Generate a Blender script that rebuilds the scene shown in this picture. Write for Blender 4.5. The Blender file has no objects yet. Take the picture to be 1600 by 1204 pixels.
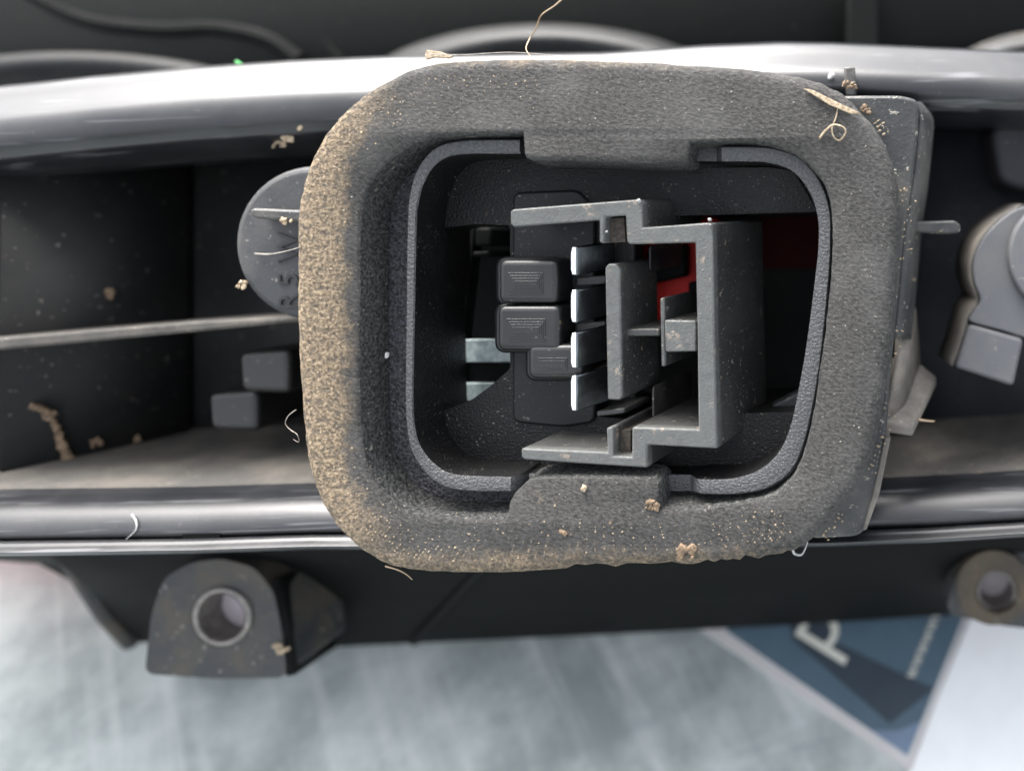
import bpy, bmesh, math, random
from mathutils import Vector, Matrix, noise as mnoise
from mathutils.geometry import tessellate_polygon

random.seed(7)
sc = bpy.context.scene
COL = sc.collection
MM = 0.001
# ------------------------------------------------------------------ camera
# lamp frame: x right, y up the back of the lamp, z out of it, millimetres, z = 0 on the foam seal's face
UP, VP, F, D = 1350.0, 380.0, 1250.0, 70.0
PITCH = math.radians(45)
HEIGHT = 76.1
cp, sp = math.cos(PITCH), math.sin(PITCH)
M = Matrix(((1, 0, 0, 0), (0, sp, -cp, 0), (0, cp, sp, HEIGHT * MM), (0, 0, 0, 1)))

cam_d = bpy.data.cameras.new('camera')
cam = bpy.data.objects.new('camera', cam_d)
COL.objects.link(cam)
cam.matrix_world = M @ Matrix.Translation((0, 0, D * MM))
cam_d.sensor_fit = 'HORIZONTAL'
cam_d.sensor_width = 36.0
cam_d.lens = 36.0 * F / 1600
cam_d.shift_x = -(UP - 800) / 1600
cam_d.shift_y = (VP - 602) / 1600
cam_d.clip_start = 0.002
cam_d.clip_end = 50
cam_d.dof.use_dof = True
cam_d.dof.focus_distance = (D + 3.0) * MM
cam_d.dof.aperture_fstop = 13.0
sc.camera = cam

# ------------------------------------------------------------------ sky, sun, exposure
SUN_EL, SUN_AZ = math.radians(51), math.radians(-30)      # azimuth from +Y towards +X
w = bpy.data.worlds.new('World'); sc.world = w; w.use_nodes = True
nt = w.node_tree
bg = nt.nodes['Background']
sky = nt.nodes.new('ShaderNodeTexSky')
sky.sky_type = 'NISHITA'; sky.sun_disc = False
sky.sun_elevation = SUN_EL; sky.sun_rotation = SUN_AZ
sky.air_density = 1.0; sky.dust_density = 6.0; sky.ozone_density = 1.0
hs = nt.nodes.new('ShaderNodeHueSaturation'); hs.inputs['Saturation'].default_value = 0.3
nt.links.new(sky.outputs[0], hs.inputs['Color'])
nt.links.new(hs.outputs[0], bg.inputs[0])
bg.inputs[1].default_value = 0.15
sl = bpy.data.lights.new('sun', 'SUN'); sl.energy = 1.5; sl.angle = math.radians(30); sl.color = (1.0, 0.97, 0.93)
so = bpy.data.objects.new('sun', sl); COL.objects.link(so)
sd = Vector((math.sin(SUN_AZ) * math.cos(SUN_EL), math.cos(SUN_AZ) * math.cos(SUN_EL), math.sin(SUN_EL)))
so.rotation_euler = sd.to_track_quat('Z', 'Y').to_euler()
sc.view_settings.view_transform = 'Standard'
sc.view_settings.look = 'None'
sc.view_settings.gamma = 1.0
sc.view_settings.exposure = 2.1

# ------------------------------------------------------------------ geometry helpers
def P(u, v, t):
    k = (D + t) / F
    return Vector(((u - UP) * k, -(v - VP) * k, -t))

def spline(pts, n=10, closed=True):
    out = []; N = len(pts)
    pts = [Vector(p) for p in pts]
    rng = range(N if closed else N - 1)
    for i in rng:
        if closed: a, b, c, d = (pts[(i + k) % N] for k in (-1, 0, 1, 2))
        else: a, b, c, d = (pts[min(max(i + k, 0), N - 1)] for k in (-1, 0, 1, 2))
        for j in range(n):
            s = j / n
            out.append(0.5 * ((2 * b) + (c - a) * s + (2 * a - 5 * b + 4 * c - d) * s * s + (3 * b - a - 3 * c + d) * s ** 3))
    if not closed: out.append(pts[-1])
    return out

def rounded(pts, r, n=5):
    """2D polygon with every corner rounded by r (number or list)."""
    out = []; N = len(pts)
    for i in range(N):
        ri = r[i] if isinstance(r, (list, tuple)) else r
        b = Vector(pts[i]); a = Vector(pts[i - 1]); c = Vector(pts[(i + 1) % N])
        if ri <= 0: out.append(b); continue
        d1 = (a - b); d2 = (c - b)
        q = min(ri, d1.length * .49, d2.length * .49)
        p1 = b + d1.normalized() * q; p2 = b + d2.normalized() * q
        for j in range(n + 1):
            s = j / n
            out.append(p1 * (1 - s) ** 2 + b * 2 * s * (1 - s) + p2 * s * s)
    return out

def offset2(loop, d):
    out = []; N = len(loop)
    area = sum(loop[i - 1][0] * loop[i][1] - loop[i][0] * loop[i - 1][1] for i in range(N))
    sg = 1 if area > 0 else -1
    for i in range(N):
        a = Vector(loop[i - 1][:2]); c = Vector(loop[(i + 1) % N][:2])
        tdir = (c - a).normalized()
        nrm = Vector((tdir.y, -tdir.x)) * sg          # outward
        out.append(Vector(loop[i][:2]) + nrm * d)
    return out

class G:
    def __init__(s): s.v = []; s.f = []
    def add(s, pts):
        i0 = len(s.v); s.v += [tuple(p) for p in pts]; return list(range(i0, i0 + len(pts)))
    def bridge(s, a, b, closed=True):
        n = len(a)
        for i in range(n if closed else n - 1):
            j = (i + 1) % n
            s.f.append((a[i], a[j], b[j], b[i]))
    def fill(s, loops):
        flat = [i for l in loops for i in l]
        for tri in tessellate_polygon([[Vector(s.v[i]) for i in l] for l in loops]):
            s.f.append(tuple(flat[k] for k in tri))
    def prism(s, poly, t0, t1, holes=(), shear=(0, 0), back_scale=1.0):
        """poly in picture units at depth t0, straight back to depth t1 along the part's own axis"""
        fl, bl = [], []
        for lp in [poly] + list(holes):
            front = [P(p[0], p[1], t0) for p in lp]
            c = sum(front, Vector()) / len(front)
            back = [Vector(((q.x - c.x) * back_scale + c.x + shear[0] * (t1 - t0), (q.y - c.y) * back_scale + c.y + shear[1] * (t1 - t0), -t1)) for q in front]
            a = s.add(front); b = s.add(back); s.bridge(a, b); fl.append(a); bl.append(b)
        if not holes: s.f.append(tuple(fl[0])); s.f.append(tuple(reversed(bl[0])))
        else: s.fill(fl); s.fill(bl)
        return s
    def sheet(s, pts3):
        s.f.append(tuple(s.add(pts3))); return s
    def box(s, a, b):
        """box between two lamp-frame corners"""
        x0, y0, z0 = a; x1, y1, z1 = b
        l = s.add([(x0, y0, z0), (x1, y0, z0), (x1, y1, z0), (x0, y1, z0)])
        h = s.add([(x0, y0, z1), (x1, y0, z1), (x1, y1, z1), (x0, y1, z1)])
        s.bridge(l, h); s.f += [tuple(reversed(l)), tuple(h)]; return s
    def tube(s, pts, r, n=6, taper=True):
        pts = [Vector(p) for p in pts]; rings = []
        ref = Vector((0.31, 0.2, 0.93)).normalized()
        for i, p in enumerate(pts):
            d = (pts[min(i + 1, len(pts) - 1)] - pts[max(i - 1, 0)]).normalized()
            x = d.cross(ref); x = x.normalized() if x.length > 1e-6 else Vector((1, 0, 0))
            y = d.cross(x)
            rr = r[i] if isinstance(r, (list, tuple)) else r * ((1 - 0.6 * i / len(pts)) if taper else 1)
            rings.append(s.add([p + (x * math.cos(k * 2 * math.pi / n) + y * math.sin(k * 2 * math.pi / n)) * rr for k in range(n)]))
        for a, b in zip(rings, rings[1:]): s.bridge(a, b)
        s.f.append(tuple(reversed(rings[0]))); s.f.append(tuple(rings[-1])); return s
    def grid(s, rows, closed=False):
        ids = [s.add(r) for r in rows]
        for a, b in zip(ids, ids[1:]): s.bridge(a, b, closed)
        return s
    def chip(s, c, r, flat=0.5, rnd=random, n=2):
        """small uneven lump"""
        bm = bmesh.new(); bmesh.ops.create_icosphere(bm, subdivisions=n, radius=1)
        sx, sy = 0.7 + rnd.random() * .6, 0.7 + rnd.random() * .6
        rot = Matrix.Rotation(rnd.random() * 6.28, 3, 'Z'); off = Vector((rnd.random() * 50, rnd.random() * 50, 3))
        i0 = len(s.v)
        for v in bm.verts:
            k = 1 + 0.6 * mnoise.noise(v.co * 1.3 + off) + 0.4 * mnoise.noise(v.co * 3.1 + off)
            q = rot @ Vector((v.co.x * sx, v.co.y * sy, v.co.z * flat)) * (k * r)
            s.v.append(tuple(Vector(c) + q))
        bm.verts.index_update()
        for f in bm.faces: s.f.append(tuple(i0 + v.index for v in f.verts))
        bm.free(); return s
    def build(s, name, mat, parent=None, bevel=0, smooth=35, seg=2, origin=None, world=False, solid=0):
        me = bpy.data.meshes.new(name)
        o0 = Vector(origin) if origin is not None else Vector((0, 0, 0))
        me.from_pydata([tuple((Vector(p) - o0) * MM) for p in s.v], [], s.f)
        bm = bmesh.new(); bm.from_mesh(me)
        bmesh.ops.recalc_face_normals(bm, faces=bm.faces[:]); bm.to_mesh(me); bm.free()
        me.polygons.foreach_set('use_smooth', [True] * len(me.polygons))
        me.set_sharp_from_angle(angle=math.radians(smooth))
        me.materials.append(mat)
        o = bpy.data.objects.new(name, me); COL.objects.link(o)
        if parent is not None:
            o.parent = parent
        elif world: o.matrix_world = Matrix.Translation(o0 * MM)
        else: o.matrix_world = M @ Matrix.Translation(o0 * MM)
        if solid:
            m = o.modifiers.new('thickness', 'SOLIDIFY'); m.thickness = solid * MM; m.offset = -1
        if bevel:
            m = o.modifiers.new('bevel', 'BEVEL'); m.width = bevel * MM; m.segments = seg
            m.limit_method = 'ANGLE'; m.angle_limit = math.radians(38); m.harden_normals = False
        return o

def tag(o, label=None, cat=None, group=None, kind=None):
    for k, x in (('label', label), ('category', cat), ('group', group), ('kind', kind)):
        if x: o[k] = x
    return o

def text_mesh(G_, body, origin, xdir, ydir, size, depth):
    """lettering as solid geometry: text body along xdir, letter tops along ydir"""
    cu = bpy.data.curves.new('lettering', 'FONT'); cu.body = body; cu.size = 1; cu.extrude = 0.5; cu.resolution_u = 4
    to = bpy.data.objects.new('lettering', cu); COL.objects.link(to)
    bpy.context.view_layer.update()
    me = bpy.data.meshes.new_from_object(to.evaluated_get(bpy.context.evaluated_depsgraph_get()))
    xd, yd = Vector(xdir).normalized(), Vector(ydir).normalized(); zd = xd.cross(yd)
    i0 = len(G_.v)
    for v in me.vertices:
        G_.v.append(tuple(Vector(origin) + xd * v.co.x * size + yd * v.co.y * size + zd * v.co.z * depth))
    for p in me.polygons: G_.f.append(tuple(i0 + k for k in p.vertices))
    bpy.data.objects.remove(to); bpy.data.curves.remove(cu); bpy.data.meshes.remove(me)

# ------------------------------------------------------------------ materials
class N:
    """tiny node-tree builder; coordinates come out in millimetres"""
    def __init__(s, name):
        s.m = bpy.data.materials.new(name); s.m.use_nodes = True
        s.t = s.m.node_tree; s.b = s.t.nodes['Principled BSDF']
        tc = s.t.nodes.new('ShaderNodeTexCoord'); mp = s.t.nodes.new('ShaderNodeMapping')
        mp.inputs['Scale'].default_value = (1000, 1000, 1000)
        s.t.links.new(tc.outputs['Object'], mp.inputs[0]); s.co = mp.outputs[0]
    def put(s, sock, x):
        if hasattr(x, 'is_output') or isinstance(x, bpy.types.NodeSocket): s.t.links.new(x, sock)
        elif isinstance(x, tuple) and len(x) == 3 and sock.type == 'RGBA': sock.default_value = (*x, 1)
        else: sock.default_value = x
    def noise(s, scale, detail=4, rough=.6, stretch=None, off=(0, 0, 0), rot=(0, 0, 0)):
        co = s.co
        if stretch or off != (0, 0, 0) or rot != (0, 0, 0):
            mr = s.t.nodes.new('ShaderNodeMapping'); mr.inputs['Rotation'].default_value = rot; s.t.links.new(co, mr.inputs[0]); co = mr.outputs[0]
            mp = s.t.nodes.new('ShaderNodeMapping'); mp.inputs['Scale'].default_value = stretch or (1, 1, 1)
            mp.inputs['Location'].default_value = off
            s.t.links.new(co, mp.inputs[0]); co = mp.outputs[0]
        n = s.t.nodes.new('ShaderNodeTexNoise'); n.inputs['Scale'].default_value = scale
        n.inputs['Detail'].default_value = detail; n.inputs['Roughness'].default_value = rough
        s.t.links.new(co, n.inputs['Vector']); return n.outputs[0]
    def vor(s, scale, rnd=1):
        n = s.t.nodes.new('ShaderNodeTexVoronoi'); n.inputs['Scale'].default_value = scale
        s.t.links.new(s.co, n.inputs['Vector']); return n.outputs['Distance']
    def step(s, x, a, b, lo=0, hi=1):
        n = s.t.nodes.new('ShaderNodeMapRange'); n.interpolation_type = 'SMOOTHSTEP'
        s.put(n.inputs[0], x); n.inputs[1].default_value = a; n.inputs[2].default_value = b
        n.inputs[3].default_value = lo; n.inputs[4].default_value = hi; return n.outputs[0]
    def math(s, op, a, b=0.0):
        n = s.t.nodes.new('ShaderNodeMath'); n.operation = op; s.put(n.inputs[0], a); s.put(n.inputs[1], b); return n.outputs[0]
    def vmath(s, op, a, b=(0, 0, 0)):
        n = s.t.nodes.new('ShaderNodeVectorMath'); n.operation = op; s.put(n.inputs[0], a); s.put(n.inputs[1], b)
        return n.outputs['Value'] if op == 'LENGTH' else n.outputs[0]
    def xyz(s):
        n = s.t.nodes.new('ShaderNodeSeparateXYZ'); s.t.links.new(s.co, n.inputs[0]); return n.outputs
    def mix(s, f, a, b):
        n = s.t.nodes.new('ShaderNodeMix'); n.data_type = 'RGBA'
        s.put(n.inputs[0], f); s.put(n.inputs[6], a); s.put(n.inputs[7], b); return n.outputs[2]
    def bump(s, h, strength, dist_mm, prev=None):
        n = s.t.nodes.new('ShaderNodeBump'); n.inputs['Strength'].default_value = strength
        n.inputs['Distance'].default_value = dist_mm * MM; s.put(n.inputs['Height'], h)
        if prev is not None: s.t.links.new(prev, n.inputs['Normal'])
        return n.outputs[0]
    def out(s, color=None, rough=None, normal=None, metal=None, spec=None):
        if color is not None: s.put(s.b.inputs['Base Color'], color)
        if rough is not None: s.put(s.b.inputs['Roughness'], rough)
        if normal is not None: s.put(s.b.inputs['Normal'], normal)
        if metal is not None: s.put(s.b.inputs['Metallic'], metal)
        if spec is not None: s.put(s.b.inputs['Specular IOR Level'], spec)
        return s.m

MUD = (0.34, 0.25, 0.16)
def plastic(name, base=(0.02, 0.021, 0.023), rough=0.42, grain=3.0, bstr=0.35, dust=0.35, specks=0.5, dustcol=(0.20, 0.18, 0.155), scratch=0.0, bd=0.06, spec=0.5, front_lit_wear=None, fleck=0.0, grainc=0.0):
    n = N(name)
    big = n.noise(0.12, 5, .65); fine = n.noise(grain, 3, .6)
    film = n.math('MULTIPLY', n.step(big, .38, .72), dust)
    c = n.mix(film, base, dustcol)
    sp1 = n.math('MULTIPLY', n.step(n.noise(1.5, 2, .5), .70 - .06 * specks, .76 - .06 * specks), min(1, specks * 1.2))
    c = n.mix(sp1, c, (0.24, 0.22, 0.19))
    sp2 = n.math('MULTIPLY', n.step(n.noise(0.45, 4, .7, off=(31, 7, 3)), .69, .74), min(1, specks))
    c = n.mix(sp2, c, MUD)
    if grainc:
        lo, hi = tuple(x * (1 - .6 * grainc) for x in base), tuple(min(1, x * (1 + 1.6 * grainc)) for x in base)
        c = n.mix(n.math('MULTIPLY', n.step(fine, .36, .66), 1.0), lo, n.mix(film, hi, dustcol))
    if fleck:
        fk = n.math('MULTIPLY', n.step(n.noise(4.5, 2, .5, off=(5, 1, 9)), .66, .72), n.step(n.noise(.35, 3, .6, off=(1, 1, 2)), .38, .62))
        c = n.mix(n.math('MULTIPLY', fk, fleck), c, (0.40, 0.37, 0.32))
    if front_lit_wear:
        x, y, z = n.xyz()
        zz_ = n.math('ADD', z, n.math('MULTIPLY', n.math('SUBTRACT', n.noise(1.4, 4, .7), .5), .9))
        wm = n.math('MULTIPLY', n.step(zz_, front_lit_wear[0], front_lit_wear[1]), n.step(n.noise(.9, 5, .7, off=(3, 3, 8)), .25, .6, .6, .95))
        c = n.mix(wm, c, front_lit_wear[2])  # brightness of the camera-facing fronts put into the colour, with some scuffing
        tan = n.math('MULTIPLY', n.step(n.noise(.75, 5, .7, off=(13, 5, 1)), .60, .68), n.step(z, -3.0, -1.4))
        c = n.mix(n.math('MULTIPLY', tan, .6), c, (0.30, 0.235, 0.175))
    r = n.math('ADD', n.math('MULTIPLY', big, .25), rough - .1)
    r = n.math('ADD', r, n.math('MULTIPLY', sp2, .3))
    h = n.math('ADD', fine, n.math('MULTIPLY', sp1, 1.0))
    if scratch:
        sc_ = n.step(n.noise(0.9, 3, .6, stretch=(.06, 2.2, 1), rot=(0, 0, -.03)), .60, .68)
        c = n.mix(n.math('MULTIPLY', sc_, scratch), c, (0.16, 0.165, 0.175))
    return n.out(c, r, n.bump(h, bstr, bd), spec=spec)

m_smooth = plastic('rail_plastic', (0.011, 0.012, 0.0145), .33, 2.0, .12, .3, .08, (0.05, 0.05, 0.052), scratch=.4, spec=.58)
m_dark = plastic('channel_plastic', (0.011, 0.012, 0.0118), .55, 2.0, .2, .35, .35, (0.026, 0.023, 0.02), spec=.22)
m_blue = plastic('recess_plastic', (0.022, 0.024, 0.029), .6, 2.0, .15, .3, .3, (0.07, 0.068, 0.068))
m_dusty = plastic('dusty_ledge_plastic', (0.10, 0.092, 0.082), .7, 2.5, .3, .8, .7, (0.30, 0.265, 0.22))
m_floor = plastic('dusty_floor_plastic', (0.05, 0.047, 0.043), .75, 2.0, .4, .8, .3, (0.125, 0.112, 0.095), bd=.15, fleck=.5)
m_socket = plastic('socket_plastic', (0.0045, 0.0046, 0.0048), .42, 4.5, 1.0, .10, .1, (0.03, 0.029, 0.028), spec=.3, bd=.14, fleck=.45)
m_ledge = plastic('grained_collar_plastic', (0.026, 0.026, 0.031), .42, 3.6, 1.0, .3, .6, (0.09, 0.085, 0.075), bd=.32, fleck=.7, grainc=.9)
m_lip = plastic('textured_rim_plastic', (0.040, 0.041, 0.044), .38, 4.0, 1.0, .2, .2, (0.10, 0.10, 0.10), bd=.20, fleck=.3, grainc=.25)
m_conn = plastic('connector_plastic', (0.029, 0.030, 0.029), .42, 4.0, .8, .5, .55, (0.07, 0.07, 0.066), bd=.07, front_lit_wear=(-1.75, -1.1, (0.092, 0.095, 0.091)), fleck=.8)
m_rubber = plastic('rubber_block_plastic', (0.0085, 0.009, 0.0093), .36, 3.5, .25, .12, .2, (0.05, 0.05, 0.05))
m_plate = plastic('plate_plastic', (0.0055, 0.0058, 0.006), .5, 3.0, .4, .3, .2, (0.02, 0.02, 0.02), spec=.3, fleck=.3)
m_block = plastic('block_plastic', (0.008, 0.0085, 0.009), .4, 2.5, .3, .4, .25, (0.03, 0.027, 0.024), fleck=.3)
m_cap = plastic('cap_plastic', (0.026, 0.0285, 0.032), .6, 2.5, .4, .5, .5, (0.10, 0.094, 0.088), bd=.1, fleck=.3)
m_hold = plastic('holder_plastic', (0.085, 0.088, 0.095), .6, 2.5, .2, .5, .4, (0.14, 0.135, 0.13))
m_body = plastic('body_plastic', (0.0048, 0.0055, 0.0052), .6, 1.5, .15, .25, .08, (0.010, 0.010, 0.0097), spec=.09)
m_bowl = plastic('bowl_plastic', (0.009, 0.010, 0.011), .55, 1.2, .3, .4, .3, (0.04, 0.038, 0.034), bd=.15, spec=.35)
m_lug = plastic('lug_plastic', (0.022, 0.025, 0.028), .6, 1.5, .2, .85, .6, (0.075, 0.06, 0.042))
m_rusty = plastic('dirty_boss_plastic', (0.045, 0.036, 0.026), .75, 2.0, .4, .8, .5, (0.10, 0.075, 0.045))
m_grey = plastic('frame_plastic', (0.022, 0.024, 0.0245), .48, 2.5, .6, .6, .8, (0.12, 0.112, 0.10), bd=.12, fleck=.6)

def foam_material():
    n = N('foam_rubber')
    x, y, z = n.xyz()
    fine = n.noise(3.1, 5, .72, stretch=(.75, 1.25, 1), rot=(0, 0, .3)); mid = n.noise(1.9, 5, .72, off=(9, 2, 0)); big = n.noise(.16, 5, .6)
    c = n.mix(n.step(fine, .36, .66), (0.019, 0.0184, 0.0177), (0.080, 0.077, 0.073))
    c = n.mix(n.math('MULTIPLY', n.step(n.noise(4.0, 2, .5, off=(4, 4, 4)), .66, .74), .5), c, (0.40, 0.38, 0.34))
    c = n.mix(n.math('MULTIPLY', n.step(big, .42, .7), .3), c, (0.15, 0.147, 0.142))
    c = n.mix(n.math('MULTIPLY', n.step(n.noise(2.3, 2, .5, off=(21, 4, 2)),   .34, .28), .35), c, (0.008, 0.008, 0.008))
    # dirt that has gathered along the rim: distance inside a rounded rectangle
    ctr = P(934, 493, 0)
    wob0 = None
    q = n.vmath('SUBTRACT', n.vmath('ABSOLUTE', n.vmath('SUBTRACT', n.co, tuple(ctr))), (26.2 - 10.5, 22.4 - 10.5, 99.0))
    sdf = n.math('SUBTRACT', n.vmath('LENGTH', n.vmath('MAXIMUM', q, (0, 0, 0))), 10.5)
    wob = n.math('MULTIPLY', n.math('SUBTRACT', n.noise(.42, 6, .75, off=(3, 8, 0)), .5), 5.0)
    e = n.math('ADD', sdf, wob)
    left = n.step(x, -40, -46.5)
    wide = n.math('MULTIPLY', n.step(e, -4.9, -3.4), left)
    lower_rim = n.math('MULTIPLY', n.step(y, -16, -24), n.step(e, -2.4, -.2))  # dirt along the bottom edge of the seal
    top = n.math('MULTIPLY', n.step(y, 11.5, 15.5, 0, .6), n.step(e, -.9, .6))
    allm = n.math('MAXIMUM', wide, n.math('MAXIMUM', n.math('MULTIPLY', lower_rim, .8), n.math('MULTIPLY', top, .8)))
    patch = n.math('MULTIPLY', n.step(n.noise(.5, 5, .7, off=(2, 17, 5)), .63, .70), n.step(y, -20, -26))
    allm = n.math('MAXIMUM', allm, n.math('MULTIPLY', patch, .7))
    allm = n.math('MULTIPLY', allm, n.step(mid, .34, .54, .25, .95))
    tone = n.mix(n.step(n.noise(3.4, 5, .75), .38, .64), (0.14, 0.098, 0.058), (0.50, 0.385, 0.25))
    c = n.mix(allm, c, tone)
    hgt = n.math('ADD', n.math('ADD', fine, n.math('MULTIPLY', mid, .6)), n.math('MULTIPLY', allm, n.noise(2.0, 4, .7, off=(7, 7, 1))))
    return n.out(c, .72, n.bump(hgt, 1.0, .45), spec=.4)
m_foam = foam_material()
def foam_inner():
    n = N('foam_inner_wall')
    fine = n.noise(3.4, 4, .62)
    c = n.mix(n.step(fine, .36, .66), (0.013, 0.014, 0.014), (0.10, 0.102, 0.098))
    c = n.mix(n.math('MULTIPLY', n.step(n.noise(2.2, 2, .5, off=(4, 4, 4)), .66, .71), .6), c, (0.36, 0.33, 0.27))
    return n.out(c, .7, n.bump(fine, 1.0, .5), spec=.4)
m_foam_in = foam_inner()

def metal(name, col, rough, var=.2, sc_=.6, met=1.0):
    n = N(name)
    a = n.noise(sc_, 5, .65); b = n.noise(5, 3, .5, stretch=(1, .25, 1))
    c = n.mix(n.step(a, .3, .7), tuple(x * (1 - var) for x in col), col)
    return n.out(c, n.math('ADD', n.math('MULTIPLY', b, .2), rough - .1), n.bump(b, .1, .02), met)
m_blade = metal('tinned_steel', (0.16, 0.178, 0.19), .22, .4, .8)
m_tin_lit = metal('lit_tin', (0.75, 0.77, 0.78), .3, .2, .9, .6)  # pale copy of the blade metal, edge glint put into the colour
m_blade_shaded = plastic('shaded_blade_steel', (0.012, 0.013, 0.015), .4, spec=.3)  # near-black blades of the right cell, their shade put into the colour
m_mauve = plastic('backdrop_mauve', (0.46, 0.41, 0.43), .7)
m_sleeve = metal('worn_steel', (0.24, 0.222, 0.205), .38, .4, .9, .45)
def zinc():
    n = N('galvanized_strip')
    a = n.noise(1.6, 5, .7); b = n.noise(5, 2, .5)
    c = n.mix(n.step(a, .35, .68), (0.30, 0.37, 0.37), (0.56, 0.63, 0.61))
    return n.out(c, .55, n.bump(b, .15, .04), .35)
m_zinc = zinc()
def red():
    n = N('red_lens_plastic')
    c = n.mix(n.noise(.3, 3), (0.72, 0.012, 0.006), (0.80, 0.02, 0.010))
    n.b.inputs['Transmission Weight'].default_value = 0.25
    return n.out(c, .45, spec=.15)
m_red = red()
def table_mat():
    n = N('scuffed_sheet_metal')
    a = n.noise(.034, 6, .66); st = n.noise(.11, 5, .62, stretch=(.13, 1.7, 1), rot=(0, 0, .93))
    st2 = n.noise(.10, 5, .65, stretch=(.16, 1.5, 1), rot=(0, 0, -.3), off=(40, 9, 0)); f = n.noise(.9, 4, .65)
    c = n.mix(n.step(a, .36, .66), (0.215, 0.248, 0.242), (0.46, 0.50, 0.487))
    c = n.mix(n.math('MULTIPLY', n.step(st, .48, .68), .4), c, (0.62, 0.645, 0.63))
    c = n.mix(n.math('MULTIPLY', n.step(st2, .52, .66), .35), c, (0.19, 0.225, 0.23))
    c = n.mix(n.math('MULTIPLY', n.step(f, .66, .74), .5), c, (0.17, 0.16, 0.14))
    return n.out(c, n.math('ADD', n.math('MULTIPLY', st, .3), .30), n.bump(f, .15, .1), .15)
m_table = table_mat()
def paper(name, col, var=.08, rough=.5):
    n = N(name)
    c = n.mix(n.step(n.noise(.2, 4), .3, .7), tuple(x * (1 - var) for x in col), col)
    return n.out(c, rough, n.bump(n.noise(2.5, 3), .05, .05))
m_white = paper('white_paper', (0.84, 0.85, 0.85), .05)
m_blueink = paper('blue_ink', (0.082, 0.128, 0.165), .12, .35)
m_darkink = paper('slate_ink', (0.042, 0.058, 0.074), .1, .35)
m_sky = paper('light_blue_ink', (0.15, 0.21, 0.29), .1, .35)
m_cream = paper('cream_ink', (0.62, 0.62, 0.54), .06)
m_edge = paper('grey_paper', (0.52, 0.51, 0.50), .08)
def simple(name, a, b, sc_=2, rough=.8, bs=.5, alpha=None):
    n = N(name); x = n.noise(sc_, 4, .65)
    return n.out(n.mix(n.step(x, .3, .7), a, b), rough, n.bump(x, bs, .12))
m_mud = simple('dried_mud', (0.075, 0.05, 0.03), (0.25, 0.175, 0.11), 4)
m_straw = simple('dry_straw', (0.20, 0.145, 0.085), (0.52, 0.42, 0.29), 3, .6)
m_hair = simple('pale_hair', (0.36, 0.25, 0.15), (0.52, 0.40, 0.28), .5, .45, .1)
m_fibre = simple('pale_fibre', (0.26, 0.235, 0.20), (0.46, 0.43, 0.38), 1, .6, .1)
m_flake = simple('white_flake', (0.62, 0.62, 0.60), (0.82, 0.82, 0.80), 3, .6)
m_orange = simple('orange_grain', (0.45, 0.20, 0.10), (0.68, 0.40, 0.26), 3, .55)
m_grain = simple('tan_grain', (0.22, 0.17, 0.11), (0.44, 0.35, 0.24), 6)
m_grime_shade = simple('grime_and_shade', (0.010, 0.009, 0.008), (0.05, 0.038, 0.027), 3)
m_flash = simple('torn_plastic', (0.26, 0.26, 0.25), (0.44, 0.43, 0.42), 3, .6)
m_red_shaded = simple('shaded_red_lens', (0.016, 0.0006, 0.0007), (0.022, 0.0008, 0.0008), 1, .7, .1)  # same red lens darkened, shade of the deep opening put into the colour
m_red_shaded.node_tree.nodes['Principled BSDF'].inputs['Specular IOR Level'].default_value = .08
m_green = simple('green_flake', (0.02, 0.30, 0.05), (0.05, 0.45, 0.10), 3, .4)
m_web = simple('dusty_cobweb', (0.30, 0.31, 0.30), (0.48, 0.48, 0.46), 2, .6, .2)

# ------------------------------------------------------------------ the table
tb_g = G(); tb_g.box((-520, -420, -12), (420, 460, 0))
tag(tb_g.build('table_top', m_table, world=True, bevel=1.5), kind='structure')

def TB(u, v, z=0.0):
    """point on the table (world millimetres, height z) seen at picture position u, v"""
    a = M @ (P(u, v, 0) * MM) * 1000; c = cam.matrix_world.translation * 1000
    d = a - c; s = (z - c.z) / d.z
    return c + d * s
def flat(poly, z0, z1):
    g = G(); a = g.add([(*TB(u, v, z1).xy, z1) for u, v in poly]); b = g.add([(*TB(u, v, z1).xy, z0) for u, v in poly])
    g.bridge(a, b); g.f += [tuple(a), tuple(reversed(b))]; return g

# ------------------------------------------------------------------ the lamp
lamp = bpy.data.objects.new('tail_lamp', None); COL.objects.link(lamp)
lamp.matrix_world = M
lamp.empty_display_size = .02
tag(lamp, 'dirty black car tail lamp seen from behind, with foam seal round its plug socket', 'car lamp')
EMP = lamp

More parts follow.
